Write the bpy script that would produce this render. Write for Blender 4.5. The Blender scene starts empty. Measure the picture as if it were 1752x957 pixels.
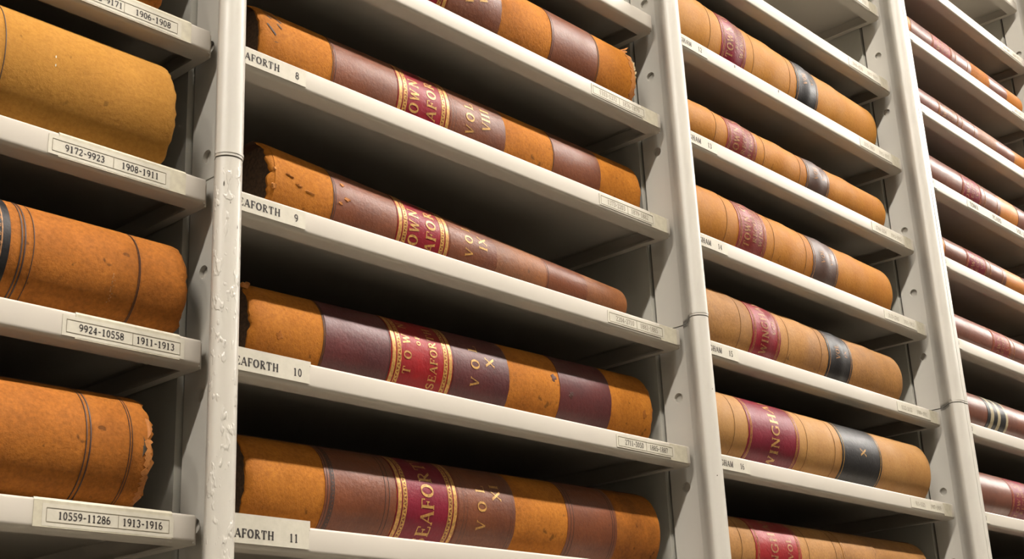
import bpy, math, random
from mathutils import Matrix, Vector, Euler
PI = math.pi
W = 0.5          # one bay is half a metre wide; all lengths below are in bay widths
ZOFF = 1.726     # height of the level z = 0 above the floor (m)
sc = bpy.context.scene
col = sc.collection
rnd = random.Random(7)

# ---------------------------------------------------------------- helpers
def wp(x, y, z): return Vector((x*W, y*W, z*W + ZOFF))
def lin(c):
    return tuple(.62*((v/255)/12.92 if v/255 <= .04045 else ((v/255+.055)/1.055)**2.4) for v in c) + (1,)

class MB:
    """collects faces in bay units; build() links them as ONE mesh object"""
    def __init__(s): s.v = []; s.f = []
    def add(s, pts, faces):
        n = len(s.v); s.v += [tuple(p) for p in pts]
        s.f += [tuple(n+i for i in f) for f in faces]
    def box(s, x0, x1, y0, y1, z0, z1):
        s.hexa(x0, x1, y0, y1, z0, z0, z1, z1)
    def hexa(s, x0, x1, y0, y1, zb0, zb1, zt0, zt1):
        s.add([(x0,y0,zb0),(x1,y0,zb1),(x1,y1,zb1),(x0,y1,zb0),(x0,y0,zt0),(x1,y0,zt1),(x1,y1,zt1),(x0,y1,zt0)],
              [(3,2,1,0),(4,5,6,7),(0,1,5,4),(1,2,6,5),(2,3,7,6),(3,0,4,7)])
    def prism_z(s, prof, z0, z1, segs=1):
        n = len(prof); pts = []
        for k in range(segs+1):
            z = z0+(z1-z0)*k/segs
            pts += [(x,y,z) for x,y in prof]
        fs = [(k*n+i, k*n+(i+1)%n, (k+1)*n+(i+1)%n, (k+1)*n+i) for k in range(segs) for i in range(n)]
        s.add(pts, fs); b = len(s.v)-len(pts)
        s.f.append(tuple(b+i for i in reversed(range(n)))); s.f.append(tuple(b+segs*n+i for i in range(n)))
    def prism_x(s, prof, x0, x1):
        n = len(prof)
        pts = [(x0,y,z) for y,z in prof]+[(x1,y,z) for y,z in prof]
        fs = [(i, n+i, n+(i+1)%n, (i+1)%n) for i in range(n)]
        s.add(pts, fs); b = len(s.v)-2*n
        s.f.append(tuple(b+i for i in range(n))); s.f.append(tuple(b+n+i for i in reversed(range(n))))
    def grid(s, rows, close_u=False):
        n = len(rows[0]); b = len(s.v)
        for r in rows: s.v += [tuple(p) for p in r]
        for i in range(len(rows)-1):
            for j in range(n-1):
                s.f.append((b+i*n+j, b+i*n+j+1, b+(i+1)*n+j+1, b+(i+1)*n+j))
    def build(s, name, mat, parent=None, smooth=False, sharp=35, bevel=0, origin=None, raw=False):
        me = bpy.data.meshes.new(name)
        o = bpy.data.objects.new(name, me); col.objects.link(o)
        off = Vector((0,0,0))
        if parent is not None:
            p = parent
            while p is not None: off = off + Vector(p.location); p = p.parent
            o.parent = parent
        elif origin is not None:
            off = wp(*origin) if not raw else Vector(origin); o.location = off
        vs = [((Vector(v) if raw else wp(*v))-off) for v in s.v]
        me.from_pydata(vs, [], s.f); me.validate(); me.update()
        import bmesh
        bm = bmesh.new(); bm.from_mesh(me)
        if bevel or smooth: bmesh.ops.remove_doubles(bm, verts=bm.verts, dist=1e-7)
        bmesh.ops.recalc_face_normals(bm, faces=bm.faces); bm.to_mesh(me); bm.free()
        me.materials.append(mat)
        if smooth:
            for p in me.polygons: p.use_smooth = True
            me.set_sharp_from_angle(angle=math.radians(sharp))
        if bevel:
            m = o.modifiers.new('bevel', 'BEVEL'); m.width = bevel*W; m.segments = 2; m.limit_method = 'ANGLE'
        return o

def thing(name, label, cat, at, group=None):
    o = bpy.data.objects.new(name, None); col.objects.link(o)
    o.location = wp(*at); o.empty_display_size = .05
    o['label'] = label; o['category'] = cat
    if group: o['group'] = group
    return o

# ---------------------------------------------------------------- materials
def newmat(name):
    m = bpy.data.materials.new(name); m.use_nodes = True
    nt = m.node_tree; nt.nodes.clear()
    out = nt.nodes.new('ShaderNodeOutputMaterial'); b = nt.nodes.new('ShaderNodeBsdfPrincipled')
    nt.links.new(b.outputs[0], out.inputs[0]); return m, nt, b
def noise(nt, scale, detail=4, rough=.6, vec=None, stretch=None):
    tc = nt.nodes.new('ShaderNodeTexCoord'); n = nt.nodes.new('ShaderNodeTexNoise')
    n.inputs['Scale'].default_value = scale; n.inputs['Detail'].default_value = detail; n.inputs['Roughness'].default_value = rough
    if stretch:
        mp = nt.nodes.new('ShaderNodeMapping'); mp.inputs['Scale'].default_value = stretch
        nt.links.new(tc.outputs['Object'], mp.inputs[0]); nt.links.new(mp.outputs[0], n.inputs['Vector'])
    else: nt.links.new(tc.outputs['Object'], n.inputs['Vector'])
    return n.outputs['Fac']
def ramp(nt, fac, a, b, ca=(0,0,0,1), cb=(1,1,1,1)):
    r = nt.nodes.new('ShaderNodeValToRGB'); r.color_ramp.elements[0].position = a; r.color_ramp.elements[1].position = b
    r.color_ramp.elements[0].color = ca; r.color_ramp.elements[1].color = cb
    nt.links.new(fac, r.inputs[0]); return r.outputs[0]
def mix(nt, fac, a, b, blend='MIX'):
    m = nt.nodes.new('ShaderNodeMix'); m.data_type = 'RGBA'; m.blend_type = blend
    if hasattr(fac, 'links'): nt.links.new(fac, m.inputs[0])
    else: m.inputs[0].default_value = fac
    for i, c in ((6, a), (7, b)):
        if hasattr(c, 'links'): nt.links.new(c, m.inputs[i])
        else: m.inputs[i].default_value = c
    return m.outputs[2]
def bump(nt, b, h, strength, dist=.001):
    n = nt.nodes.new('ShaderNodeBump'); n.inputs['Strength'].default_value = strength; n.inputs['Distance'].default_value = dist
    nt.links.new(h, n.inputs['Height']); nt.links.new(n.outputs[0], b.inputs['Normal'])

def leather(name, base, dark, rough=.6, mottle=.5, speck=.5, bumpy=.35, scale=28, spec=.4, rv=.06, bs=330):
    m, nt, b = newmat(name)
    big = ramp(nt, noise(nt, scale, 6, .65), .38, .68)
    c = mix(nt, big, lin(base), lin(dark))
    c = mix(nt, mottle, lin(base), c)
    fine = ramp(nt, noise(nt, 420, 3, .7), .35, .75)
    c2 = mix(nt, fine, (1,1,1,1), (1-.45*speck,1-.5*speck,1-.55*speck,1))
    c = mix(nt, 1, c, c2, 'MULTIPLY')
    spots = ramp(nt, noise(nt, 130, 2, .5), .70, .76)
    c = mix(nt, mix(nt, 1, spots, (speck*.8,)*3+(1,), 'MULTIPLY'), c, lin(tuple(v*.45 for v in dark)))
    nt.links.new(c, b.inputs['Base Color'])
    r = ramp(nt, noise(nt, 60, 4, .6), .3, .7, (rough-rv,)*3+(1,), (rough+rv,)*3+(1,))
    nt.links.new(r, b.inputs['Roughness']); b.inputs['Specular IOR Level'].default_value = spec
    bump(nt, b, noise(nt, bs, 5, .7), bumpy, .0006)
    return m
def enamel(name, c, rough=.38, bumpy=.05, chips=False, spec=.5):
    m, nt, b = newmat(name)
    n = ramp(nt, noise(nt, 6, 4), .3, .7)
    cc = mix(nt, n, lin(c), lin(tuple(v*.965 for v in c)))
    nt.links.new(cc, b.inputs['Base Color'])
    b.inputs['Roughness'].default_value = rough; b.inputs['Specular IOR Level'].default_value = spec
    if chips:
        h = ramp(nt, noise(nt, 230, 2, .5, stretch=(1,1,.45)), .57, .64)
        bump(nt, b, h, .55, .0006)
    else: bump(nt, b, noise(nt, 250, 3, .6), bumpy, .0005)
    return m
def plain(name, c, rough=.6, metal=0, spec=.5, nz=0, nscale=200):
    m, nt, b = newmat(name)
    if nz:
        f = ramp(nt, noise(nt, nscale, 4, .6), .35, .7)
        nt.links.new(mix(nt, f, lin(c), lin(tuple(v*(1-nz) for v in c))), b.inputs['Base Color'])
    else: b.inputs['Base Color'].default_value = lin(c)
    b.inputs['Roughness'].default_value = rough; b.inputs['Metallic'].default_value = metal
    b.inputs['Specular IOR Level'].default_value = spec
    return m

M = {}
M['shelf'] = enamel('white_shelf_enamel', (217,208,194), .38, spec=.18)
M['post'] = enamel('post_enamel', (214,208,196), .36, spec=.4)
M['postrough'] = enamel('post_enamel_pitted', (214,207,194), .36, chips=True)
M['panel'] = enamel('side_panel_enamel', (196,192,180), .5)
M['tan'] = leather('tan_calf', (202,128,44), (160,94,30), .74, .7, .7, .8, 20, .12)
M['tan2'] = leather('tan_calf_stained', (194,120,44), (120,68,30), .74, .9, .7, .8, 16, .12)
M['suede'] = leather('ochre_suede', (198,142,64), (164,112,48), .9, .5, .5, .9, 14, .1)
M['orange'] = leather('orange_tan_calf', (200,124,46), (136,78,30), .74, .85, .75, .9, 12, .12)
M['worn'] = leather('worn_brown_calf', (156,96,50), (116,68,38), .55, .8, .6, .5, 22)
M['brown'] = leather('brown_calf', (130,72,42), (100,52,30), .44, .75, .5, .5, 22, .3)
M['maroon'] = leather('maroon_calf', (100,44,44), (72,30,34), .42, .75, .5, .5, 22, .32)
M['red'] = leather('crimson_morocco', (142,28,42), (116,20,36), .40, .6, .05, .5, 40, .20)
M['red2'] = leather('scarlet_morocco', (156,30,34), (126,22,30), .40, .6, .05, .5, 40, .20)
M['wine'] = leather('wine_morocco', (130,28,48), (104,20,40), .40, .6, .05, .5, 40, .20)
M['pink'] = leather('faded_red_morocco', (148,54,50), (134,46,48), .48, .7, .6, .45, 60, .3)
M['black'] = leather('black_morocco', (34,31,32), (22,20,22), .44, .5, .2, .4, 40, .26)
M['dkbrown'] = leather('dark_brown_morocco', (92,64,54), (62,42,38), .46, .6, .6, .3, 60, .5)
M['ochre'] = leather('ochre_calf', (192,132,52), (178,114,42), .62, .6, .45, .4, 20, .15)
M['ochre2'] = leather('golden_calf', (194,130,50), (168,102,38), .62, .6, .45, .4, 20, .15)
M['buff'] = leather('buff_worn_calf', (188,136,76), (136,92,50), .64, .8, .6, .5, 12, .15)
M['buff2'] = leather('buff_calf', (190,140,78), (156,106,54), .6, .6, .4, .4, 14, .2)
M['gloss'] = leather('varnished_brown_calf', (126,72,52), (98,54,40), .38, .6, .3, .25, 30, .38)
M['gloss2'] = leather('varnished_rosy_calf', (136,82,66), (110,62,50), .40, .6, .4, .3, 30, .38)
M['dark_stain'] = leather('dark_stained_leather', (96,52,34), (60,34,34), .6, .8, .5, .4, 60)
M['cover'] = leather('dark_cover_leather', (84,52,36), (56,34,26), .7, .6, .5, .3)
M['pages'] = plain('soiled_page_edges', (112,84,62), .9, nz=.4, nscale=400)
M['gilt'] = plain('gilt', (232,176,92), .42, .35, nz=.35, nscale=500)
M['giltworn'] = plain('worn_gilt', (196,138,84), .5, .2, nz=.45, nscale=500)
M['groove'] = plain('soft_tooled_groove', (134,88,40), .8, nz=.2)
M['blind'] = plain('blind_tooling', (66,36,22), .6, nz=.3)
M['ink'] = plain('black_ink', (48,38,34), .7)
M['inkfade'] = plain('faded_ink', (128,118,100), .7)
M['rule'] = plain('printed_rule', (150,140,118), .7)
M['card'] = plain('cream_card', (217,209,190), .6, nz=.05)
M['tape'] = plain('yellowed_tape', (213,204,180), .45, nz=.08)
M['fray'] = leather('frayed_leather', (214,140,62), (150,84,36), .8, .7, .6, .6)
M['thread'] = plain('frayed_lining', (200,176,134), .9, nz=.5)
M['stain'] = plain('dark_scuffs', (70,60,42), .8, nz=.4)
M['steel'] = plain('bare_steel', (120,116,104), .4, .7)
M['gap'] = plain('dark_joint', (120,116,108), .8)
M['cream'] = leather('cream_leather', (190,176,140), (150,132,96), .5, .6, .5, .3)
M['wall'] = plain('painted_wall', (128,124,114), .9, nz=.05, nscale=4)
M['floor'] = plain('vinyl_floor', (180,174,160), .5, nz=.15, nscale=30)
M['ceil'] = plain('ceiling_paint', (96,92,86), .9, nz=.04, nscale=6)
def emis(name, c, s):
    m = bpy.data.materials.new(name); m.use_nodes = True; nt = m.node_tree; nt.nodes.clear()
    o = nt.nodes.new('ShaderNodeOutputMaterial'); e = nt.nodes.new('ShaderNodeEmission')
    e.inputs[0].default_value = c; e.inputs[1].default_value = s; nt.links.new(e.outputs[0], o.inputs[0]); return m
M['lamp'] = emis('lamp_tube', (1,.945,.875,1), 425)

# ---------------------------------------------------------------- serif lettering (own stroke alphabet)
def arc(cx, cy, rx, ry, a0, a1, n=10):
    return [(cx+rx*math.cos(math.radians(a0+(a1-a0)*i/n)), cy+ry*math.sin(math.radians(a0+(a1-a0)*i/n))) for i in range(n+1)]
K, N_ = .17, .075     # thick and thin stroke
def sf(x, y, w=.14): return ([(x-w, y), (x+w, y)], N_)
G = {
 'A': (.86, [([(.43,.98),(.10,.03)],N_),([(.43,.98),(.76,.03)],K),([(.22,.34),(.64,.34)],N_),sf(.10,.03,.1),sf(.76,.03,.12)]),
 'C': (.8, [(arc(.44,.5,.34,.46,40,320,16),.13),([(.70,.95),(.70,.70)],N_)]),
 'D': (.84,[([(.2,.03),(.2,.97)],K),(arc(.3,.5,.42,.46,-90,90,12),.13),([(.06,.03),(.3,.03)],N_),([(.06,.97),(.3,.97)],N_)]),
 'E': (.76,[([(.2,.03),(.2,.97)],K),([(.06,.03),(.68,.03)],N_),([(.06,.97),(.64,.97)],N_),([(.2,.51),(.5,.51)],N_),([(.68,.0),(.68,.26)],N_),([(.64,1),(.64,.76)],N_),([(.5,.38),(.5,.64)],N_)]),
 'F': (.72,[([(.2,.03),(.2,.97)],K),sf(.2,.03),([(.06,.97),(.64,.97)],N_),([(.2,.51),(.5,.51)],N_),([(.64,1),(.64,.74)],N_),([(.5,.38),(.5,.64)],N_)]),
 'G': (.86,[(arc(.44,.5,.34,.46,45,320,16),.13),([(.70,.95),(.70,.72)],N_),([(.70,.06),(.70,.42)],.13),sf(.68,.42,.12)]),
 'H': (.92,[([(.2,.03),(.2,.97)],K),([(.72,.03),(.72,.97)],K),([(.2,.5),(.72,.5)],N_),sf(.2,.03),sf(.2,.97),sf(.72,.03),sf(.72,.97)]),
 'I': (.42,[([(.2,.03),(.2,.97)],K),sf(.2,.03),sf(.2,.97)]),
 'L': (.72,[([(.2,.03),(.2,.97)],K),sf(.2,.97),([(.06,.03),(.66,.03)],N_),([(.66,.0),(.66,.28)],N_)]),
 'M': (1.0,[([(.16,.03),(.16,.97)],N_),([(.16,.97),(.48,.06)],K),([(.48,.06),(.8,.97)],N_),([(.8,.03),(.8,.97)],K),sf(.16,.03,.1),sf(.8,.03),sf(.12,.97,.08),sf(.84,.97,.08)]),
 'N': (.92,[([(.18,.03),(.18,.97)],N_),([(.18,.97),(.72,.03)],K),([(.72,.03),(.72,.97)],N_),sf(.18,.03,.1),sf(.16,.97,.1),sf(.72,.97,.1)]),
 'O': (.9, [(arc(.44,.5,.33,.45,0,360,22),'O')]),
 'P': (.76,[([(.2,.03),(.2,.97)],K),sf(.2,.03),(arc(.3,.73,.32,.24,-90,90,10),.11),([(.06,.97),(.3,.97)],N_),([(.2,.49),(.3,.49)],N_)]),
 'R': (.86,[([(.2,.03),(.2,.97)],K),sf(.2,.03),(arc(.3,.73,.3,.24,-90,90,10),.11),([(.06,.97),(.3,.97)],N_),([(.2,.49),(.3,.49)],N_),([(.36,.49),(.72,.03)],K*.9),sf(.74,.03,.08)]),
 'S': (.7, [(arc(.35,.74,.23,.22,30,250,12)+arc(.35,.27,.24,.23,80,-150,12),.14),([(.55,.98),(.55,.74)],N_),([(.12,.02),(.12,.28)],N_)]),
 'T': (.8, [([(.38,.03),(.38,.97)],K),sf(.38,.03),([(.06,.97),(.70,.97)],N_),([(.06,1),(.06,.72)],N_),([(.70,1),(.70,.72)],N_)]),
 'V': (.84,[([(.12,.97),(.42,.03)],K),([(.42,.03),(.72,.97)],N_),sf(.12,.97,.12),sf(.72,.97,.1)]),
 'U': (.84,[([(.18,.97),(.18,.3)],K),(arc(.42,.3,.24,.26,180,360,10),.11),([(.66,.97),(.66,.3)],N_),sf(.18,.97,.12),sf(.66,.97,.1)]),
 'W': (1.14,[([(.12,.97),(.34,.03)],K),([(.34,.03),(.55,.90)],N_),([(.55,.90),(.76,.03)],K),([(.76,.03),(.98,.97)],N_),sf(.12,.97,.1),sf(.98,.97,.1)]),
 'X': (.84,[([(.12,.97),(.70,.03)],K),([(.70,.97),(.12,.03)],N_),sf(.12,.97,.1),sf(.70,.97,.1),sf(.12,.03,.1),sf(.70,.03,.1)]),
 '0': (.64,[(arc(.3,.5,.2,.45,0,360,20),.12)]),
 '1': (.64,[([(.3,.03),(.3,.97)],.14),sf(.3,.03,.16),([(.12,.82),(.3,.97)],N_)]),
 '2': (.64,[(arc(.3,.73,.2,.22,170,-40,10)+[(.12,.05)],.11),([(.08,.05),(.52,.05)],.12),([(.52,.03),(.52,.2)],N_)]),
 '3': (.64,[(arc(.28,.74,.2,.21,150,-80,10)+arc(.28,.28,.22,.24,80,-150,10),.12)]),
 '4': (.64,[([(.4,.03),(.4,.97)],.14),([(.4,.97),(.06,.3)],N_),([(.06,.3),(.56,.3)],.09),sf(.4,.03,.12)]),
 '5': (.64,[([(.14,.95),(.5,.95)],.12),([(.14,.95),(.14,.54)],N_),(arc(.28,.31,.22,.27,110,-150,12),.12)]),
 '6': (.64,[(arc(.3,.29,.21,.25,0,360,16),.11),(arc(.46,.42,.38,.53,180,100,8),.12)]),
 '7': (.64,[([(.08,.95),(.54,.95)],.12),([(.54,.95),(.26,.03)],.12),([(.08,.97),(.08,.76)],N_)]),
 '8': (.64,[(arc(.3,.74,.18,.21,0,360,14),.11),(arc(.3,.28,.21,.24,0,360,14),.12)]),
 '9': (.64,[(arc(.3,.71,.21,.25,0,360,16),.11),(arc(.14,.58,.38,.53,0,-80,8),.12)]),
 '-': (.56,[([(.1,.45),(.44,.45)],.11)]),
 ' ': (.5, []), '.': (.3,[([(.12,.03),(.12,.16)],.14)]),
}
def stroke(mb, pts, wd, mapf, h, thick):
    P = []
    for i in range(len(pts)-1):
        a, b = pts[i], pts[i+1]; L = math.hypot(b[0]-a[0], b[1]-a[1]); n = max(1, int(L/.3))
        P += [(a[0]+(b[0]-a[0])*k/n, a[1]+(b[1]-a[1])*k/n) for k in range(n)]
    P.append(pts[-1])
    rows = []
    for i, p in enumerate(P):
        q0 = P[max(0,i-1)]; q1 = P[min(len(P)-1,i+1)]
        if wd == 'O' and i in (0, len(P)-1): q0, q1 = P[-2], P[1]
        dx, dy = q1[0]-q0[0], q1[1]-q0[1]; L = math.hypot(dx,dy) or 1
        nx, ny = -dy/L, dx/L
        w_ = (.07+.12*abs(nx))/2 if wd == 'O' else wd/2
        w_ *= thick
        rows.append([mapf((p[0]+nx*w_)*h, (p[1]+ny*w_)*h), mapf((p[0]-nx*w_)*h, (p[1]-ny*w_)*h)])
    mb.grid(rows)
def twidth(s, h, cond=1, track=0): return sum(G[c][0]*cond*h+track for c in s)-track
def text(mb, s, mapf, h, cond=1, track=0, center=True, thick=1, skip=()):
    u = -twidth(s, h, cond, track)/2 if center else 0
    for i, c in enumerate(s):
        w_, strokes = G[c]
        if i not in skip:
            for pts, wd in strokes:
                stroke(mb, pts, wd, lambda a, b, u=u: mapf(u+a*cond, b-h/2), h, thick)
        u += w_*cond*h+track

# ---------------------------------------------------------------- room
def structure(name, mb, mat):
    o = mb.build(name, mat, raw=True, origin=(0,0,0)); o['kind'] = 'structure'; return o
def rawbox(x0,x1,y0,y1,z0,z1):
    m = MB(); m.box(x0,x1,y0,y1,z0,z1); return m
X0, X1, Y0, Y1, H = -6.0, 8.5, -1.95, .62, 4.1
structure('floor', rawbox(X0,X1,Y0,Y1,-.1,0), M['floor'])
structure('ceiling', rawbox(X0,X1,Y0,Y1,H,H+.1), M['ceil'])
structure('wall_rear', rawbox(X0,X1,Y1,Y1+.1,0,H), M['wall'])
structure('wall_aisle', rawbox(X0,X1,Y0-.1,Y0,0,H), M['wall'])
structure('wall_left', rawbox(X0-.1,X0,Y0,Y1,0,H), M['wall'])
structure('wall_right', rawbox(X1,X1+.1,Y0,Y1,0,H), M['wall'])

# ---------------------------------------------------------------- ceiling lamps over the aisle (out of the photo, they light it)
LZ, LY = 4.2, -2.24
for i, lx in enumerate((-7.6, -3.3, 1.0, 5.2, 9.5, 13.7)):
    t = thing('ceiling_light', 'long white tube light on the ceiling above the aisle', 'light', (lx, LY, LZ+.12), 'tube lights over the aisle')
    m = MB(); m.box(lx-1.15, lx+1.15, LY-.16, LY+.16, LZ+.05, (H-ZOFF)/W)
    m.build('housing', M['shelf'], t)
    m = MB()
    pr = [(LY+.07*math.cos(a), LZ+.0+.045*math.sin(a)) for a in [2*PI*k/12 for k in range(12)]]
    m.prism_x(pr, lx-1.05, lx+1.05)
    m.build('tube', M['lamp'], t, smooth=True)

# ---------------------------------------------------------------- uprights
LEVEL = [.0299+.2103*n for n in range(0, 12)]
def lv(n): return .0299+.2103*n
SEAM = .462
ZB, ZT = -ZOFF/W, 2.35
BC, BR = (.005, -.039), .0187
def post_profile(k, grow=0, double=False):
    cx, cy = BC; r = BR+grow; P = []
    P += [(.027,.058),(.027,.006),(.0200,.003),(.0182,-.004),(.0130,-.0115),(.0055,-.0185),(-.0025,-.0255),(-.0095,-.0325)]
    # bead, from its left side round the front to the right
    for a in range(188, 271, 6): P.append((cx+r*math.cos(math.radians(a)), cy+r*math.sin(math.radians(a))))
    if double:
        P += [(cx+.0105, cy-r+.0006), (cx+.0120, cy-r+.0030), (cx+.0135, cy-r+.0006), (cx+.024,cy-r)]
        for a in range(278, 361, 8): P.append((cx+.024+r*math.cos(math.radians(a)), cy+r*math.sin(math.radians(a))))
        P += [(.050,-.02),(.040,.004)]
    else:
        for a in range(278, 361, 8): P.append((cx+r*math.cos(math.radians(a)), cy+r*math.sin(math.radians(a))))
        P += [(.0270,-.018),(.034,.004)]
    P += [(.034,.058)]
    return [(k+x, y) for x, y in P]
def web(mb, k, z0, z1, holes, yc=.026, r=.0088):
    xa, xb = k+.020, k+.0235; y0, y1 = .003, .058
    zs = [z0]
    hs = sorted(h for h in holes if z0+.03 < h < z1-.03)
    cuts = []
    for h in hs: cuts += [(h-.02, h+.02, h)]
    z = z0
    for a, b, h in cuts:
        mb.box(xa, xb, y0, y1, z, a)
        n = 32
        ring, rect = [], []
        for i in range(n):
            t = 2*PI*i/n; c, s = math.cos(t), math.sin(t)
            ring.append((yc+r*c, h+r*s))
            ex = (y1-yc) if c > 0 else (yc-y0)
            q = min(ex/abs(c) if abs(c) > 1e-6 else 9, .02/abs(s) if abs(s) > 1e-6 else 9)
            rect.append((yc+q*c, h+q*s))
        for cy_, cz_ in ((y0,h-.02),(y0,h+.02),(y1,h-.02),(y1,h+.02)):
            j = min(range(n), key=lambda i: (rect[i][0]-cy_)**2+(rect[i][1]-cz_)**2); rect[j] = (cy_, cz_)
        pts = [(xa,p,q) for p,q in ring]+[(xa,p,q) for p,q in rect]+[(xb+.006,p,q) for p,q in ring]
        fs = []
        for i in range(n):
            j = (i+1) % n
            fs += [(i,j,n+j,n+i), (i,j,2*n+j,2*n+i)]
        fs.append(tuple(range(2*n,3*n)))
        mb.add(pts, fs)
        z = b
    mb.box(xa, xb, y0, y1, z, z1)
def bead(k, phi, z, off=.0004, dx=0):
    a = math.radians(phi); r = BR+off
    return (k+BC[0]+dx+r*math.cos(a), BC[1]+r*math.sin(a), z)
def blob(mb, f, u, v, ru, rv, rs, n=11):
    """irregular flake at (u, v) on the surface f(u, v)"""
    c = f(u, v); ring = []
    for i in range(n):
        a = 2*PI*i/n; q = rs.uniform(.55, 1.1)
        ring.append(f(u+ru*q*math.cos(a), v+rv*q*math.sin(a)))
    mb.add([c]+ring, [(0, 1+i, 1+(i+1)%n) for i in range(n)])

UPL = {0: 'white steel shelf upright at the left end of the run, outside the first bay',
       1: 'white steel upright with pitted lower paint between the thick tan books and the Seaforth bay',
       2: 'smooth white steel upright between the Seaforth bay and the ochre books bay',
       3: 'double-beaded white steel upright with dark scuffs near its top',
       4: 'white steel upright at the far upper right edge of the shelving'}
HOLES = {0: [.018+.158*n for n in range(-3, 15)], 1: [.022+.158*n for n in range(-3, 15)],
         2: [.018+.158*n for n in range(-3, 15)], 3: [-.042+.158*n for n in range(-2, 15)], 4: [.018+.158*n for n in range(-3, 15)]}
for k in range(5):
    t = thing('shelf_upright', UPL[k], 'shelf post', (k+.01, 0, ZB), 'white uprights between the bays')
    dbl = (k == 3)
    for (a, b, g, nm) in ((ZB, SEAM-.0010, 0, 'lower_section'), (SEAM+.0010, ZT, .0007, 'upper_section')):
        m = MB(); m.prism_z(post_profile(k, g, dbl), a, b, 1)
        m.build(nm, M['postrough'] if (k == 1 and nm[0] == 'l') else M['post'], t, smooth=True, sharp=50)
        m = MB(); web(m, k, max(a, -.5), b, HOLES[k]); 
        if a < -.5: m.box(k+.020, k+.0235, .003, .058, a, -.5)
        m.build('punched_web', M['post'], t)
    m = MB(); m.prism_z(post_profile(k, -.0009, dbl), SEAM-.006, SEAM+.006); m.build('joint', M['gap'], t, smooth=True, sharp=28)
    m = MB(); m.prism_z(post_profile(k, .0014, dbl), SEAM+.0045, SEAM+.0085); m.build('collar', M['post'], t, smooth=True, sharp=28)
    m = MB(); m.box(k+.0125, k+.0435, .063, .80, ZB, ZT); m.build('side_panel', M['panel'], t)
    m = MB(); m.box(k+.028, k+.034, .0575, .0635, ZB, ZT); m.build('spacer', M['gap'], t)
    rs = random.Random(50+k)
    m = MB(); f = lambda ph, z, k=k: bead(k, ph, z)
    if k == 1:
        for (ph, z, a, b) in ((280,.545,4,.0025),(284,.53,3,.006),(286,.51,3,.012),(288,.497,4,.006),(262,.468,6,.0015),(285,.575,3,.0015),(270,.66,5,.0009),(225,.425,5,.004),(250,.40,3,.002),(282,.37,3,.003)):
            blob(m, f, ph, z, a*.5, b, rs)
    elif k == 2:
        for (ph, z, a, b) in ((225,1.155,12,.006),(250,1.150,16,.010),(275,1.148,14,.006),(312,1.12,6,.006),(322,.355,7,.003),(322,.29,5,.003),(322,.235,5,.003),(325,.06,5,.003),(262,.33,3,.0015),(240,.18,3,.0015)):
            blob(m, f, ph, z, a, b, rs)
    elif k == 3:
        for (ph, z, a, b) in ((208,1.255,5,.004),(205,1.235,3,.010),(209,1.20,5,.018),(222,1.185,12,.014),(236,1.178,9,.010),(245,1.17,6,.008)):
            blob(m, f, ph, z, a, b, rs)
        g = lambda ph, z, k=k: bead(k, ph, z, dx=.024)
        for (ph, z, a, b) in ((292,1.18,12,.018),(300,1.165,10,.012),(318,.53,5,.012),(318,.505,5,.008)):
            blob(m, g, ph, z, a, b, rs)
    if m.f: m.build('scuffs', M['stain'], t)
    if k == 2:
        m = MB(); m.add([bead(k, 318, .592, .0006), bead(k, 335, .592, .0006), bead(k, 335, .555, .0006), bead(k, 318, .555, .0006)], [(0,1,2,3)])
        m.build('worn_notch', M['steel'], t)

# ---------------------------------------------------------------- shelves
HL, UD, SD = .0332, .030, .80
def lip_profile(z, y1):
    def ca(cy, cz, r, a0, a1, n=4): return [(cy+r*math.cos(math.radians(a0+(a1-a0)*i/n)), cz+r*math.sin(math.radians(a0+(a1-a0)*i/n))) for i in range(n+1)]
    P = [(y1, 0)]+ca(.0035,-.0035,.0035,90,180)+ca(.006,-HL+.006,.006,180,270)+[(UD,-HL)]
    P += [(UD,-HL+.003),(.008,-HL+.003),(.003,-HL+.008),(.003,-.005),(.006,-.003),(y1,-.003)]
    return [(a, z+b) for a, b in P]
def make_shelf(k, n, label):
    x0, x1, z = k-1+.0525, k+.0015, lv(n)
    t = thing('steel_shelf', label, 'shelf', ((x0+x1)/2, .1, z-HL), 'white steel shelves')
    m = MB(); m.prism_x(lip_profile(z, SD-.01), x0, x1)
    m.build('deck', M['shelf'], t, smooth=True, sharp=30)
    for s in (-1, 1):
        # folded end: top strip, upright flange beside the side panel, narrow return, closed front corner
        e = x1 if s > 0 else x0
        X = lambda d: e+s*d
        prof = [(-.0030,0),(.0085,0),(.0085,-HL),(-.006,-HL),(-.006,-HL+.003),(.0055,-HL+.003),(.0055,-.003),(-.0030,-.003)]
        m = MB(); P = [(X(a), z-.0002+b*.985) for a, b in prof]; n = len(P); ya, yb = .010, SD-.012
        m.add([(px, ya, pz) for px, pz in P]+[(px, yb, pz) for px, pz in P],
              [(i, (i+1) % n, n+(i+1) % n, n+i) for i in range(n)]+[tuple(range(n)), tuple(reversed(range(n, 2*n)))])
        m.build('end_flange', M['shelf'], t)
        m = MB(); pr = [(X(-.001),.0012),(X(.0020),.0026),(X(.0040),.0060),(X(.0056),.0120),(X(.0075),.022),(X(.0075),UD),(X(-.001),UD)]
        m.prism_z(pr, z-HL+.0003, z-.0004); m.build('lip_corner', M['shelf'], t, smooth=True, sharp=40)
    return t
ORD = {1: 'leftmost bay', 2: 'Seaforth bay', 3: 'bay of ochre books with black and red labels', 4: 'far right bay'}
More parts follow.
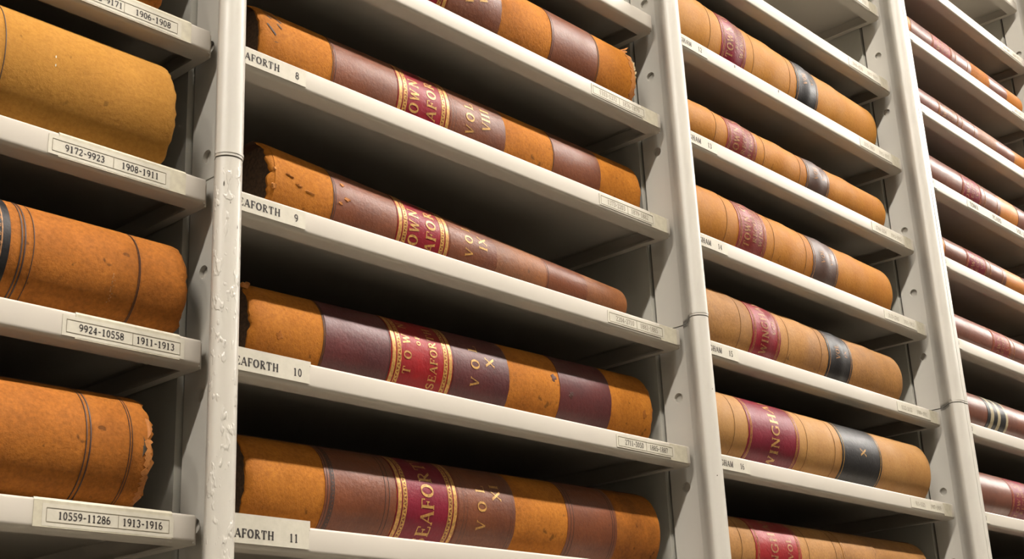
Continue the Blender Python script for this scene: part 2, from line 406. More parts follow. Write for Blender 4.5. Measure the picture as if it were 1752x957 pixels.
def card(t, k, z, xa, xb, za, zb, lines, tape=None, stand=False):
    """paper label card stuck on a lip; lines = (string, x centre, height, condense, material)"""
    m = MB(); m.box(xa, xb, -.0009, -.0001, z+za, z+zb); c = m.build('label_card', M['card'], t)
    mm = MB(); rr = MB(); dd = MB()
    for (s, xc, h, cond, mt, tr, th) in lines:
        f = lambda u, v, xc=xc, zc=z+(za+zb)/2: (xc+u, -.0012, zc+v)
        text(mm, s, f, h, cond, tr, True, th)
        mat = M[mt]
    mm.build('lettering', mat, c)
    return c
def rules(c, z, xa, xb, xm, za, zb):
    rr = MB(); e = .0005; y0, y1 = -.0013, -.0010
    for q in (za, zb): rr.box(xa, xb, y0, y1, z+q-e/2, z+q+e/2)
    for q in (xa, xm, xb): rr.box(q-e/2, q+e/2, y0, y1, z+za, z+zb)
    rr.build('printed_box', M['rule'], c)
def tape(t, z, xa, xb, zlow=-.0305, top=True):
    m = MB(); m.box(xa, xb, -.0007, -.0001, z+zlow, z-.002)
    if top: m.add([(xa,-.0007,z-.002),(xb,-.0007,z-.002),(xb,.001,z+.0008),(xa,.001,z+.0008),(xb,.012,z+.0008),(xa,.012,z+.0008)], [(0,1,2,3),(3,2,4,5)])
    m.build('yellowed_tape', M['tape'], t)

RIGHT1 = {3: ('8402-9171','1906-1908',.816,.870,.884,.951), 2: ('9172-9923','1908-1911',.794,.867,.876,.943), 1: ('9924-10558','1911-1913',.826,.904,.909,.972), 0: ('10559-11286','1913-1916',.817,.897,.902,.966)}
RIGHT2 = {4: ('1103-1372','1876-1879'), 3: ('1373-2203','1879-1882'), 2: ('2204-2710','1882-1885'), 1: ('2711-3050','1885-1887')}
NUM2 = {4: '7', 3: '8', 2: '9', 1: '10', 0: '11'}
NUM3 = {5: '12', 4: '13', 3: '14', 2: '15', 1: '16', 0: '17'}
TOPN = {1: 4, 2: 6, 3: 8, 4: 10}
for k in (1, 2, 3, 4):
    for n in range(-1, TOPN[k]+1):
        z = lv(n)
        if k == 1 and n in RIGHT1: lab = 'white steel shelf whose card reads %s and %s' % RIGHT1[n][:2]
        elif k == 2 and n in NUM2: lab = 'white steel shelf marked Seaforth %s on its front lip' % NUM2[n]
        elif k == 3 and n in NUM3: lab = 'white steel shelf with small card number %s at its left end' % NUM3[n]
        else:
            d = {1:'tan books',2:'Seaforth books',3:'ochre books',4:'varnished books'}[k]
            if n < 0: lab = 'white steel shelf lowest in the bay of %s, below the picture edge' % d
            elif k == 4: lab = 'white steel shelf of the far right bay, %s' % {0:'lowest of the visible ones',1:'under the book with a mauve-red label',2:'under the book with cream and black stripes',3:'under the rosy faded book',4:'just below the one with printed words',5:'with printed words along its lip',6:'second brightly shining one from above',7:'brightest shining one, under the topmost book',8:'empty, above the topmost book',9:'topmost with only its right end showing',10:'above the picture edge'}[n]
            elif k == 3: lab = 'white steel shelf of the ochre books bay, %s' % {6:'empty one right above the topmost ochre book',7:'only its right end showing at the top',8:'above the picture edge'}[n]
            elif k == 2: lab = 'white steel shelf of the Seaforth bay, %s' % {5:'topmost, only its right end showing',6:'above the picture edge'}[n]
            else: lab = 'white steel shelf of the leftmost bay, above the picture edge'
        t = make_shelf(k, n, lab)
        if k == 1 and n in RIGHT1:
            a, b, xa, xm, xc, xb = RIGHT1[n]
            tape(t, z, .80 if n != 1 else .835, .972 if n else .97)
            c = card(t, k, z, xa-.007, xb+.006, -.0290, -.0052, [(a, (xa+xm)/2+.003, .0083, 1.08, 'ink', .0001, 1.35), (b, (xc+xb)/2-.002, .0083, 1.08, 'ink', .0001, 1.35)])
            rules(c, z, xa-.002, xb, xm+.004, -.0245, -.0098)
        if k == 2 and n in NUM2:
            pz = .0030 if n in (0, 1) else -.0030
            mtop = MB()
            c = card(t, k, z, 1.051, 1.160 if n > 1 else 1.168, -.0275, -.0035, [('SEAFORTH', 1.0765+(.004 if n in (1,2) else 0), .0104, 1.03, 'ink', .0008, 1.3), (NUM2[n], 1.1445+(.004 if n == 1 else 0), .0104, 1.02, 'ink', .0006, 1.4)])
            if n in (0, 1):
                mtop.box(1.051, 1.170, -.0008, -.0001, z-.004, z+(.0075 if n == 0 else .002)); mtop.build('folded_card_edge', M['card'], t)
        if k == 2 and n in RIGHT2:
            a, b = RIGHT2[n]
            tape(t, z, 1.945, 1.993, -.0305, False)
            mt = 'inkfade' if n > 1 else 'ink'
            c = card(t, k, z, 1.800, 1.956, -.0265, -.0060, [(a, 1.846, .0088, .98, mt, .0001, 1.0), (b, 1.912, .0088, .98, mt, .0001, 1.0)])
            rules(c, z, 1.804, 1.950, 1.878, -.0240, -.0090)
        if k == 3 and n in NUM3:
            card(t, k, z, 2.06, 2.185, -.0275, -.0045, [('WINGHAM', 2.098, .0104, .98, 'ink', .0006, 1.3), (NUM3[n], 2.160, .0104, 1, 'ink', .0004, 1.3)])
        if k == 3 and 1 <= n <= 7:
            a = 300+611*n; mt = 'inkfade'
            c = card(t, k, z, 2.800, 2.952, -.0265, -.0060, [('%d-%d' % (a, a+610), 2.842, .0088, .98, mt, .0001, 1.0), ('%d-%d' % (1905+2*n, 1907+2*n), 2.914, .0088, .98, mt, .0001, 1.0)])
            tape(t, z, 2.952, 2.990, -.0305, False)
        if k == 3 and n == 5:
            for px, pz in ((2.285,-.008),(2.452,-.007)):
                m = MB(); blob(m, lambda u, v: (u, -.0006, z+v), px, pz, .0022, .0045, random.Random(8), 9); m.build('ink_speck', M['ink'], t)
        if k == 4 and n >= 0:
            card(t, k, z, 3.06, 3.185, -.0275, -.0045, [('TOWN OF', 3.10, .0104, .98, 'ink', .0006, 1.3), (str(22-n), 3.162, .0104, 1, 'ink', .0004, 1.3)])
            if n == 5: card(t, k, z, 3.36, 3.80, -.0275, -.0045, [('TOWN', 3.40, .0125, 1, 'ink', .001, 1.2), ('PLANS', 3.54, .0125, 1, 'ink', .001, 1.2), ('VOL 1-4', 3.70, .0125, 1, 'ink', .001, 1.2)])
            if n in (6, 7, 8, 9): card(t, k, z, 3.80, 3.952, -.0265, -.0060, [('%d-%d' % (400*n, 400*n+399), 3.842, .0088, .98, 'inkfade', .0001, 1.0), ('%d-%d' % (1860+n, 1862+n), 3.914, .0088, .98, 'inkfade', .0001, 1.0)])

# ---------------------------------------------------------------- books
TH = math.radians(80)
class Book:
    def __init__(s, k, n, x0, x1, t0, t1=None, yf=.041, B=.050, label='', base='tan', group=None, hub=(), dip=(), raggedL=.0012, raggedR=.0015, seed=1, depth=.60, droop=0):
        s.k, s.n, s.x0, s.x1, s.t0, s.t1 = k, n, x0, x1, t0, (t1 or t0)
        s.yf, s.B, s.z0 = yf, B, lv(n)+.0004
        s.hub, s.dip = hub, dip; s.rs = random.Random(seed)
        s.T = thing('record_book', label, 'book', ((x0+x1)/2, .3, lv(n)), group)
        s.J = {}
        s.depth = depth
        xs = sorted(set([x0, x0+.002, x0+.005, x0+.010] + [x0+.01+(x1-x0-.02)*i/90 for i in range(91)] + [x1-.010, x1-.005, x1-.002, x1]))
        nt = 30
        ph = [s.rs.uniform(0, 6.28) for _ in range(12)]
        def jag(j, amt, q):
            v = 0
            for i in range(6): v += math.sin((i*2.3+1.7)*j*.55+ph[(i+q) % 12])/(1+.3*i)
            return amt*v*.6
        rows, inner = [], []
        for x in xs:
            ro, ri = [], []
            for j in range(nt+1):
                th = -TH+2*TH*j/nt
                xx = x
                if x <= x0+.006: xx += jag(j, raggedL, 0)*(1-(x-x0)/.006)
                if x >= x1-.006: xx += jag(j, raggedR, 5)*(1-(x1-x)/.006)
                e = min(x-x0, x1-x); crown = -.0045*max(0, 1-e/.010)**2
                ro.append(s.S(xx, th, crown)); ri.append(s.S(xx, th, crown-.0035))
            rows.append(ro); inner.append(ri)
        m = MB(); m.grid(rows); m.grid(inner)
        m.grid([rows[0], inner[0]]); m.grid([rows[-1], inner[-1]])
        m.grid([[r[0] for r in rows], [r[0] for r in inner]]); m.grid([[r[-1] for r in rows], [r[-1] for r in inner]])
        s.spine = m.build('spine', M[base], s.T, smooth=True, sharp=50)
        # text block with a rounded back, hollowed between two boards
        m = MB(); prof = []
        bt = .0065
        def sec(x, ins):
            t = s.t(x); P = []
            for j in range(17):
                th = -TH*.92+2*TH*.92*j/16
                y = s.yf+s.B*(1-math.cos(th))+.006
                z = s.z0+t/2+(t/2-bt-.0006)*math.sin(th)/math.sin(TH*.92)
                P.append((x, y, z))
            P.append((x, depth-.012, s.z0+t-bt-.0006)); P.append((x, depth-.012, s.z0+bt+.0006))
            return P
        a, b = sec(x0+.011, 0), sec(x1-.011, 0); nn = len(a)
        m.add(a+b, [(i, (i+1)%nn, nn+(i+1)%nn, nn+i) for i in range(nn)]+[tuple(range(nn)), tuple(reversed(range(nn, 2*nn)))])
        m.build('page_block', M['pages'], s.T)
        yj = s.yf+s.B*(1-math.cos(TH))+.0015
        m = MB(); m.hexa(x0+.001, x1-.001, yj, depth, s.z0, s.z0, s.z0+bt, s.z0+bt); m.build('lower_board', M['cover'], s.T, bevel=.0012)
        m = MB(); m.hexa(x0+.001, x1-.001, yj, depth, s.z0+s.t0-bt, s.z0+s.t1-bt, s.z0+s.t0, s.z0+s.t1); m.build('upper_board', M['cover'], s.T, bevel=.0012)
    def t(s, x): return s.t0+(s.t1-s.t0)*min(1, max(0, (x-s.x0)/(s.x1-s.x0)))
    def S(s, x, th, off):
        t = s.t(x)
        for c, w_, a in s.hub:
            d = (x-c)/w_; off += a*math.exp(-d*d)
        for c, w_, a in s.dip:
            d = (x-c)/w_; off -= a*math.exp(-d*d)
        # the joint rests on the shelf: swelling fades towards the boards
        fade = math.cos(th)**.6 if abs(th) < TH else math.cos(TH)**.6
        off2 = off*max(fade, .35)
        return (x, s.yf+s.B*(1-math.cos(th))-off2*math.cos(th), s.z0+.002+(t-.004)/2+(t-.004)/2*math.sin(th)/math.sin(TH)+off2*.6*math.sin(th))
    def theta(s, x, u):
        """angle at arc distance u from the middle of the back"""
        t = s.t(x); th = 0; step = .02; acc = 0; sg = 1 if u >= 0 else -1
        u = abs(u)
        while acc < u and th < TH-.02:
            dy = s.B*math.sin(th); dz = (t/2)*math.cos(th)/math.sin(TH)
            d = math.hypot(dy, dz)*step
            if acc+d > u: th += step*(u-acc)/d; break
            acc += d; th += step
        return sg*th
    def patch(s, name, mat, xa, xb, off=.0009, parent=None, th0=-1, th1=1, rag=0, base=-.001, mb=None):
        nx = max(2, int((xb-xa)/.006)+1); nt = 28 if (th1-th0) > .5 else 8
        rs = s.rs; ja = [rs.uniform(-1,1)*rag for _ in range(nt+1)]; jb = [rs.uniform(-1,1)*rag for _ in range(nt+1)]
        rows = []; low = []
        for i in range(nx+1):
            f = i/nx; r = []; l = []
            for j in range(nt+1):
                th = TH*.985*(th0+(th1-th0)*j/nt)
                x = xa+(xb-xa)*f
                if i == 0: x += ja[j]
                if i == nx: x += jb[j]
                r.append(s.S(x, th, off)); l.append(s.S(x, th, base))
            rows.append(r); low.append(l)
        m = mb or MB(); m.grid(rows)
        m.grid([rows[0], low[0]]); m.grid([rows[-1], low[-1]])
        m.grid([[r[0] for r in rows], [r[0] for r in low]]); m.grid([[r[-1] for r in rows], [r[-1] for r in low]])
        if mb is None: return m.build(name, M[mat], parent or s.T, smooth=True, sharp=50)
    def lines(s, xs, w_=.0009, name='tooled_line', mat='blind', off=.0012, parent=None, th0=-1, th1=1):
        for x in xs:
            m = MB(); s.patch(None, None, x-w_/2, x+w_/2, off=off, base=off-.0006, th0=th0, th1=th1, mb=m)
            m.build(name, M[mat], parent or s.T, smooth=True, sharp=50)
    def write(s, items, parent, off=.0016, mat='gilt'):
        """items = (string, x centre of line, letter height, condense, tracking, shift of the line up the back, weight)"""
        m = MB()
        for (st, xc, h, cond, tr, sh, th) in items:
            f = lambda u, v, xc=xc, sh=sh: s.S(xc-v, s.theta(xc, u+sh), off)
            text(m, st, f, h, cond, tr, True, th)
        return m.build('lettering', M[mat], parent)
    def rope(s, x, parent, w_=.008, mat='gilt', off=.0015, solid=0):
        m = MB()
        for q in (x-w_/2, x+w_/2): s.patch(None, None, q-.0008, q+.0008, off=off, base=off-.0006, mb=m)
        if solid: m2 = x+solid; s.patch(None, None, m2-.0032, m2+.0032, off=off, base=off-.0006, mb=m)
        n = 34
        for i in range(n):
            a = TH*.95*(-1+2*i/n); b = TH*.95*(-1+2*(i+.8)/n); sgn = 1 if i % 2 else -1
            xa, xb = x-w_*.26*sgn, x+w_*.26*sgn; e = .0018
            m.add([s.S(xa-e,a,off), s.S(xa+e,a,off), s.S(xb+e,b,off), s.S(xb-e,b,off)], [(0,1,2,3)])
        return m.build('gilt_border', M[mat], parent)
    def flake(s, name, mat, x, th, r, seed, lift=.004, n=9, el=1.0):
        rs = random.Random(seed); m = MB(); ring = []; top = []
        for i in range(n):
            a = 2*PI*i/n; q = r*rs.uniform(.5, 1.15)
            ca, sa = el*math.cos(a), math.sin(a)/.06/el-el*.0*math.cos(a)
            ring.append(s.S(x+q*ca, th+q*sa-(el-1)*4*q*math.cos(a), -.001)); top.append(s.S(x+q*.7*ca, th+q*.7*sa-(el-1)*4*q*math.cos(a), lift*rs.uniform(.5, 1.2)))
        c = s.S(x, th, lift*.8)
        m.add(ring+top+[c], [(i,(i+1)%n,n+(i+1)%n,n+i) for i in range(n)]+[(n+i,n+(i+1)%n,2*n) for i in range(n)])
        return m.build(name, M[mat], s.T, smooth=True)
    def shreds(s, name, mat, xend, side, items, seed):
        """torn bits of leather sticking out of an end"""
        rs = random.Random(seed); m = MB()
        for (th, ln, wd) in items:
            a = Vector(s.S(xend-side*.004, th-wd, .0)); b = Vector(s.S(xend-side*.004, th+wd, .0))
            mid = (a+b)/2; tip = mid+Vector((side*ln, -ln*rs.uniform(-.1,.5), ln*rs.uniform(.0,.7)))
            kk = (mid+tip)/2+Vector((rs.uniform(-.002,.002), rs.uniform(-.003,0), rs.uniform(-.002,.002)))
            o = Vector((0, .0015, 0))
            p = [a, b, kk+(b-a)*.35, kk-(b-a)*.35, tip]
            m.add([tuple(q) for q in p]+[tuple(q+o) for q in p], [(0,1,2,3),(3,2,4),(5,8,7,6),(8,9,7),(0,3,8,5),(1,6,7,2),(3,4,9,8),(2,7,9,4)])
        return m.build(name, M[mat], s.T)

# ---- bay 2: the Seaforth volumes
SG = 'Seaforth record books'
def seaforth(n, xs, t0, t1, mats, label, words, vol, seed, gilt='gilt', border='rope', **kw):
    b = Book(2, n, xs[0], xs[7], t0, t1, label=label, base=mats[0], group=SG, seed=seed, **kw)
    for i in (1, 3, 5):
        b.patch('leather_panel', mats[i], xs[i], xs[i+1], rag=.0004)
    if mats[4] != mats[0]: b.patch('leather_panel', mats[4], xs[4], xs[5], off=.0006, rag=.0004)
    if mats[6] != mats[0]: b.patch('leather_panel', mats[6], xs[6], xs[7]-.004, off=.0006, rag=.0004)
    L = b.patch('title_label', mats[2], xs[2]+.001, xs[3]-.001, off=.0013, rag=.0005)
    L['label'] = 'red leather title label with gilt lettering'
    b.write(words, L, off=.0019, mat=gilt)
    b.rope(xs[2]+.016, L, .006, gilt, .0018, -.010); b.rope(xs[3]-.016, L, .006, gilt, .0018, .010)
    P = b.patch('volume_panel', mats[3], xs[3]+.002, xs[4]-.002, off=.0012)
    b.write(vol, P, off=.0018, mat=gilt)
    return b

SEA = []
X10 = [1.104,1.227,1.346,1.471,1.594,1.715,1.846,1.966]
b = seaforth(1, X10, .124, .140, ['tan','maroon','red2','maroon','tan','maroon','tan'],
    'tan and maroon banded record book lettered Town of Seaforth Vol X in gilt',
    [('TOWN', 1.378, .0150, 1.0, .010, .012, 1.0), ('OF', 1.402, .0080, 1, .003, .024, 1.2), ('SEAFORTH', 1.430, .0150, .95, .0012, .004, 1.0)],
    [('VOL', 1.518, .0185, 1, .012, .006, 1.0), ('X', 1.551, .0185, 1.1, 0, .015, 1.1)], 3, raggedL=.0018)
SEA.append((b, (0.009, 0.007)))
b.lines([1.2235, 1.2255, 1.3445, 1.480, 1.486], .0008)
b.flake('torn_corner', 'fray', 1.107, .95, .008, 5, .010); b.flake('stain_patch', 'dark_stain', 1.702, .25, .009, 6, .0006, 14); b.flake('stain_patch', 'dark_stain', 1.742, -.1, .009, 7, .0016, 14)
b.flake('stain_patch', 'tan2', 1.938, -.2, .010, 8, .0008, 14)
b.flake('stain_patch', 'tan2', 1.150, -.25, .009, 9, .0006, 14)

X11 = [1.104,1.228,1.354,1.474,1.596,1.717,1.840,1.960]
b = seaforth(0, X11, .129, .138, ['tan','brown','wine','brown','tan','brown','tan2'],
    'thick tan and brown banded record book lettered Seaforth Vol XI, lowest of its bay',
    [('SEAFORTH', 1.413, .0245, .95, .0010, .008, 1.0)],
    [('VOL', 1.523, .0185, 1, .012, .000, 1.0), ('XI', 1.556, .0185, 1.1, .002, .026, 1.1)], 4)
SEA.append((b, (0.007, 0.007)))
b.lines([1.232,1.239,1.334,1.341,1.486,1.493,1.585,1.590,1.724,1.731,1.828,1.833], .0010)
b.rope(1.240, b.T, .006, 'blind', .0011)

X8 = [1.112,1.243,1.369,1.483,1.612,1.735,1.861,1.984]
b = seaforth(3, X8, .126, .131, ['tan','brown','red','brown','tan','brown','tan'],
    'tan and brown banded record book lettered Vol VIII, handwritten ink marks at its left end',
    [('TOWN', 1.404, .0200, .92, .003, -.008, 1.1), ('SEAFORTH', 1.441, .0200, .95, .003, .008, 1.1)],
    [('VOL', 1.528, .0190, 1, .006, .002, 1.0), ('VIII', 1.565, .0190, 1, .0010, .010, 1.1)], 5)
SEA.append((b, (0.008, 0.006)))
b.lines([1.2405, 1.246, 1.480, 1.489, 1.496, 1.733], .0009)
m = MB()
for (xa, ta, xb, tb, w_) in ((1.122,.30,1.136,.05,.0012),(1.120,.95,1.137,.72,.0012),(1.137,1.0,1.150,.80,.0010),(1.136,.70,1.150,.50,.0010),(1.127,.62,1.133,.52,.0008),(1.141,.42,1.148,.3,.0009),(1.122,.75,1.130,.70,.0009),(1.134,-.12,1.139,-.12,.0026)):
    rows = []
    for i in range(7):
        f = i/6; x = xa+(xb-xa)*f; th = ta+(tb-ta)*f
        rows.append([b.S(x-w_, th, .0008), b.S(x+w_, th+.02, .0008)])
    m.grid(rows)
m.build('ink_marks', M['ink'], b.T)

X9 = [1.132,1.245,1.365,1.474,1.580,1.700,1.804,1.916]
b = seaforth(2, X9, .128, .084, ['tan','brown','red','brown','worn','brown','worn'],
    'worn record book lettered Vol IX, thinner towards its right end, torn at the left',
    [('TOWN', 1.399, .0200, .92, .003, -.010, 1.1), ('SEAFORTH', 1.434, .0200, .95, .003, .004, 1.1)],
    [('VOL', 1.517, .0170, 1, .008, .010, 1.0), ('IX', 1.548, .0180, 1, .002, .012, 1.0)], 6, raggedL=.003, raggedR=.003)
SEA.append((b, (0.007, 0.007)))
b.patch('leather_patch', 'tan', 1.140, 1.243, off=.0004)
b.lines([1.2435, 1.2475, 1.704], .0011)
for i, (x, th, rr, el) in enumerate(((1.166,.10,.004,2.2),(1.182,-.06,.0045,2.4),(1.203,-.14,.005,2.4),(1.262,.40,.005,1.2),(1.268,.02,.006,1.5),(1.139,-.25,.005,1.0),(1.141,-.7,.006,1.0),(1.256,-.12,.004,1.2),(1.139,.15,.0035,1.0))):
    b.flake('torn_leather', 'fray', x, th, rr, 30+i, .0022, 9, el)

X7 = [1.100,1.224,1.345,1.467,1.589,1.717,1.842,1.959]
b = seaforth(4, X7, .142, .142, ['tan','brown','red','brown','tan','brown','tan'],
    'tan and brown banded record book with frayed right end, topmost of the Seaforth bay',
    [('TOWN', 1.381, .0200, .95, .004, .010, 1.1), ('SEAFORTH', 1.418, .0200, .95, .003, .008, 1.1)],
    [('VOL', 1.513, .0180, 1, .006, .002, 1.0), ('VII', 1.545, .0180, 1, .001, .002, 1.0)], 9, raggedR=.004, yf=.016)
SEA.append((b, (0.002, 0)))
b.lines([1.718, 1.722, 1.844, 1.8465], .0008)
b.patch('worn_end', 'fray', 1.943, 1.956, off=.0010, rag=.004, th0=-.9, th1=.5)
b.shreds('frayed_lining', 'thread', 1.955, 1, ((.5,.006,.10),(.35,.008,.08),(.2,.007,.10),(.05,.006,.07),(-.1,.007,.09),(-.3,.005,.06)), 4)
b.shreds('torn_tip', 'fray', 1.947, 1, ((.95,.018,.06),(.80,.010,.08),(1.1,.008,.05)), 6)

# the lower volumes stand a little further in and to the right
def nudge(b, dx, dy): b.T.location.x += dx*W; b.T.location.y += dy*W
for bk in SEA: nudge(bk[0], *bk[1])

# ---- bay 1: thick tan volumes
G1 = 'thick tan books of the leftmost bay'
b = Book(1, 2, .10, .953, .160, .160, yf=-.006, label='thick plain ochre suede book with two tiny white flecks', base='suede', group=G1, seed=11, B=.062)
b.lines([.724], .0009)
m = MB(); f = lambda x, th: b.S(x, th, .0006)
for (x, th) in ((.786, .12), (.786, -.02)): blob(m, f, x, th, .0009, .035, random.Random(3), 7)
m.build('white_flecks', M['card'], b.T)
b = Book(1, 1, .10, .984, .132, .132, yf=.002, label='thick tan book with a black band at left and a dark single tooled line', base='orange', group=G1, seed=12, B=.058, dip=((.917,.004,.0012),))
P = b.patch('title_label', 'black', .64, .752, off=.0012)
b.rope(.737, P, .010, 'giltworn', .0018); b.rope(.720, P, .010, 'giltworn', .0018)
b.lines([.7655, .7695], .0016); b.lines([.780], .0008); b.lines([.914, .916], .0008)
m = MB()
for i in range(16): blob(m, lambda x, th: b.S(x, th, .0007), .882+b.rs.uniform(-.002,.002), -.15-.035*i, .0010, .02, b.rs, 7)
m.build('tooled_dots', M['giltworn'], b.T)
b = Book(1, 0, .10, .944, .136, .140, yf=.002, label='thick tan book with torn ragged right end and paired dark tooled lines', base='orange', group=G1, seed=13, B=.060, raggedR=.0035, dip=((.861,.004,.0010),))
b.lines([.8585, .8635], .0013); b.lines([.9125, .9155], .0007)
b.patch('worn_end', 'fray', .934, .940, off=.0006, rag=.003, th0=-.7, th1=.1)
b.shreds('torn_leather', 'fray', .940, 1, ((-.35,.012,.22),(-.6,.009,.2),(-.95,.010,.16),(.35,.008,.2)), 8)
b.shreds('torn_lining', 'stain', .934, 1, ((.05,.005,.16),(-.08,.005,.1)), 9)
b = Book(1, 3, .10, .938, .120, .120, yf=.005, label='reddish tan book cut off by the upper edge of the picture', base='orange', group=G1, seed=14)

# ---- bay 3: ochre books
G3 = 'Wingham record books'
def wingham(n, x0, x1, t0, t1, base, la, lm, ba, bm, label, w1, w2, seed, hubs=True, gilt='giltworn', **kw):
    hub = tuple((q, .020, .0035) for q in ((la[0]+la[1])/2, (ba[0]+ba[1])/2)) + tuple((q, .028, .003) for q in (la[0]-.055, (la[1]+ba[0])/2, ba[1]+.09)) if hubs else ()
    kw.setdefault('yf', .020)
    b = Book(3, n, x0, x1, t0, t1, label=label, base=base, group=G3, seed=seed, hub=hub, **kw)
    L = b.patch('title_label', lm, la[0], la[1], off=.0012, rag=.0008); L['label'] = 'red leather title label'
    b.write([(s, la[0]+(la[1]-la[0])*f, h, .95, .001, sh, 1.1) for (s, f, h, sh) in w1], L, off=.0018, mat=gilt)
    b.lines([la[0]+.006, la[0]+.010, la[1]-.010, la[1]-.006], .0011, 'gilt_border', gilt, .0018, L)
    Q = b.patch('volume_label', bm, ba[0], ba[1], off=.0012, rag=.0008); Q['label'] = 'dark leather volume label'
    b.write([(s, ba[0]+(ba[1]-ba[0])*f, h, .95, .001, sh, 1.1) for (s, f, h, sh) in w2], Q, off=.0018, mat=gilt)
    b.lines([ba[0]+.006, ba[1]-.006], .0011, 'gilt_border', gilt, .0018, Q)
    b.lines([la[0]-.045, la[1]+.030, ba[0]-.028], .0008, mat='groove', off=.0008)
    return b
W1 = [('TOWN OF', .30, .020, .012), ('RECORDS', .55, .011, .012), ('WINGHAM', .78, .015, .012)]
wingham(5, 2.110, 2.945, .158, .140, 'ochre', (2.281,2.371), 'wine', (2.575,2.665), 'black', 'ochre book with wine red title label and black volume label, topmost of its bay',
    W1, [('VOL', .35, .013, .012), ('VI', .70, .013, .012)], 21)
wingham(4, 2.110, 2.928, .112, .112, 'ochre2', (2.264,2.370), 'pink', (2.569,2.662), 'dkbrown', 'thin ochre book with faded pink label and dark brown volume label',
    [('TOWN OF', .28, .018, .006), ('RECORDS', .52, .014, .006), ('WINGHAM', .76, .014, .006)], [('VOL', .35, .013, .006), ('VII', .70, .013, .006)], 22)
wingham(3, 2.110, 2.905, .140, .130, 'ochre2', (2.269,2.368), 'pink', (2.550,2.652), 'dkbrown', 'ochre book with pinkish red label and brown volume label, on the shelf numbered 14',
    [('TOWN OF', .28, .018, .008), ('RECORDS', .52, .014, .010), ('WINGHAM', .76, .014, .010)], [('VOL', .35, .013, .006), ('VIII', .70, .013, .006)], 23)
wingham(2, 2.110, 2.892, .137, .130, 'buff', (2.279,2.378), 'red', (2.563,2.660), 'black', 'worn buff book with bright red label and scuffed black label, on the shelf numbered 15',
    [('WINGHAM', .40, .020, .010), ('VOL', .74, .014, .010)], [('VOL', .35, .013, .006), ('IX', .70, .013, .006)], 24)
wingham(1, 2.090, 2.936, .135, .136, 'buff2', (2.205,2.380), 'wine', (2.544,2.706), 'black', 'large buff book lettered Wingham with wide red label and black label marked X',
    [('WINGHAM', .52, .027, .006)], [('X', .52, .022, .002)], 25, hubs=False, gilt='gilt', yf=.006)
wingham(0, 2.120, 2.935, .124, .130, 'buff', (2.243,2.399), 'red2', (2.560,2.700), 'buff', 'buff book with red label, half in shade, lowest of the ochre books bay',
    [('WINGHAM', .40, .024, .006), ('VOL', .75, .018, .006)], [('X', .52, .014, .002)], 26, hubs=False, yf=.041)

# ---- bay 4: varnished brown books
G4 = 'varnished books of the far right bay'
def far(n, xs, t0, mats, label, seed, orange='orange2', wl=True):
    xs = [x-.028 for x in xs]
    b = Book(4, n, xs[0], xs[7], t0, t0, yf=.018, label=label, base=mats[0], group=G4, seed=seed)
    for i in (1, 3, 4, 5, 6):
        if mats[i] != mats[0]: b.patch('leather_panel', mats[i], xs[i], xs[i+1]-(.004 if i == 6 else 0), off=.0009, rag=.0004)
    L = b.patch('title_label', mats[2], xs[2], xs[3], off=.0014)
    if wl:
        b.write([('TOWN OF', xs[2]+.035, .018, .95, .001, 0, 1.1), ('RECORDS', xs[2]+.062, .014, .95, .001, 0, 1.1), ('VOL', xs[2]+.088, .014, .95, .001, 0, 1.1)], L, off=.002, mat='giltworn')
        b.lines([xs[3]+.022, xs[4]-.022], .002, 'gilt_border', 'giltworn', .0016)
    b.lines([xs[2]+.004, xs[2]+.009, xs[3]-.009, xs[3]-.004], .0014, 'gilt_border', 'giltworn', .002, L)
    return b
M['orange2'] = leather('amber_calf', (200,124,36), (176,100,30), .5, .5, .4, .3)
def seq(a, d=.1205, s0=3.132): return [a-2*d, a-d, a, a+d, a+2*d, a+3*d, a+4*d, min(a+5*d, 3.985)]
far(7, seq(3.378), .098, ['orange2','gloss','pink','gloss2','orange','gloss','orange2'], 'slim varnished book with rosy label, topmost of the far right bay', 31)
far(6, seq(3.348), .092, ['orange2','gloss2','gloss','gloss2','worn','gloss2','orange2'], 'slim shiny rosy brown book, second from above in the far right bay', 32)
far(5, [3.12,3.297-.1,3.421,3.539,3.660,3.777,3.90,3.98], .112, ['orange2','gloss','wine','gloss','orange2','gloss','orange2'], 'shiny brown book with dark red label standing over the printed shelf words', 33)
far(4, seq(3.372), .092, ['orange2','gloss','wine','gloss','orange2','gloss','orange2'], 'shiny brown book with crimson label, wide amber band at the picture edge', 34)
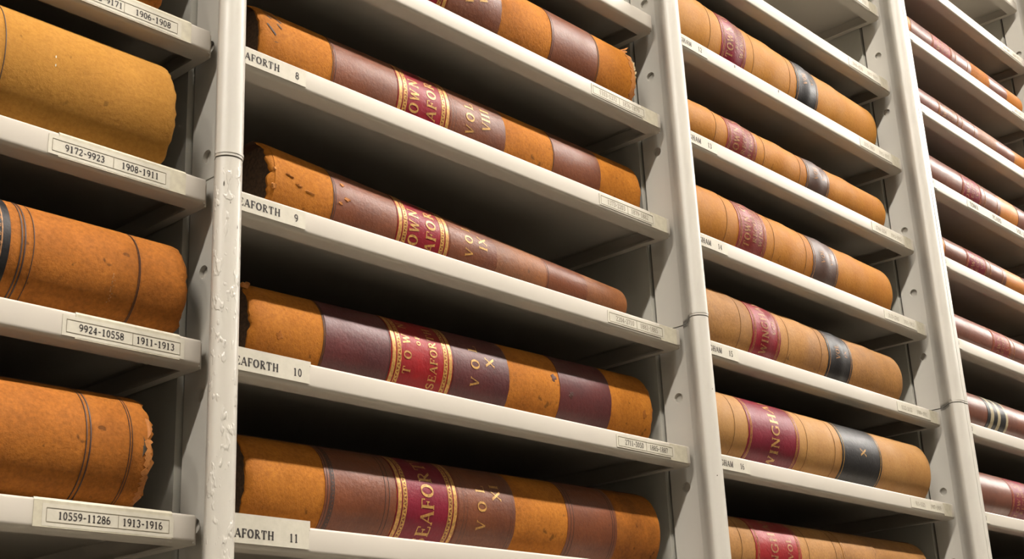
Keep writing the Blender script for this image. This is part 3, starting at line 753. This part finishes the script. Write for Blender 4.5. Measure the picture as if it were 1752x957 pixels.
far(3, [3.09,3.205,3.449,3.560,3.68,3.80,3.9,3.98], .097, ['orange2','gloss2','pink','gloss2','orange2','gloss','orange2'], 'faded rosy brown book with a dull pink label at the right picture edge', 35)
b = Book(4, 2, 3.07, 3.955, .106, .106, yf=.018, label='reddish brown book with cream and black stripes at the right picture edge', base='gloss', group=G4, seed=36)
for (xa, xb, mt) in ((3.317,3.334,'black'),(3.334,3.352,'cream'),(3.352,3.374,'black'),(3.374,3.390,'cream'),(3.390,3.422,'black'),(3.422,3.434,'cream')):
    b.patch('stripe', mt, xa, xb, off=.0010)
far(1, [3.09,3.215,3.407,3.54,3.66,3.78,3.9,3.98], .118, ['orange2','gloss','wine','gloss','orange2','gloss','orange2'], 'brown book with wide mauve red label and gilt line near the lower right corner', 37)
far(0, [3.09,3.20,3.40,3.53,3.65,3.77,3.89,3.98], .112, ['orange2','gloss2','wine','gloss','orange2','gloss','orange2'], 'rosy brown book cut off by the lower right corner of the picture', 38)

# ---------------------------------------------------------------- camera
f_px = 2350.86
R = Matrix(((0.67718113,-0.7344423,-0.04494696),(0.21385888,0.25489708,-0.94302272),(0.70405262,0.62898489,0.3296785)))  # rows: right, down, forward
Cw = wp(0.07719118, -1.33092665, -0.25232911)
r_, d_, f_ = Vector(R[0]), Vector(R[1]), Vector(R[2])
rot = Matrix((r_, -d_, -f_)).transposed()
cam = bpy.data.cameras.new('camera'); co = bpy.data.objects.new('camera', cam); col.objects.link(co)
co.matrix_world = Matrix.Translation(Cw) @ rot.to_4x4()
cam.sensor_width = 36; cam.lens = f_px/1752*36; cam.sensor_fit = 'HORIZONTAL'; cam.clip_start = .02
sc.camera = co

w = bpy.data.worlds.new('world'); sc.world = w; w.use_nodes = True
w.node_tree.nodes['Background'].inputs[0].default_value = (.9,.87,.8,1); w.node_tree.nodes['Background'].inputs[1].default_value = .05
sc.view_settings.view_transform = 'Standard'; sc.view_settings.look = 'None'; sc.view_settings.gamma = 1
sc.view_settings.exposure = 0; sc.view_settings.use_curve_mapping = False
sc.cycles.max_bounces = 8; sc.cycles.diffuse_bounces = 5
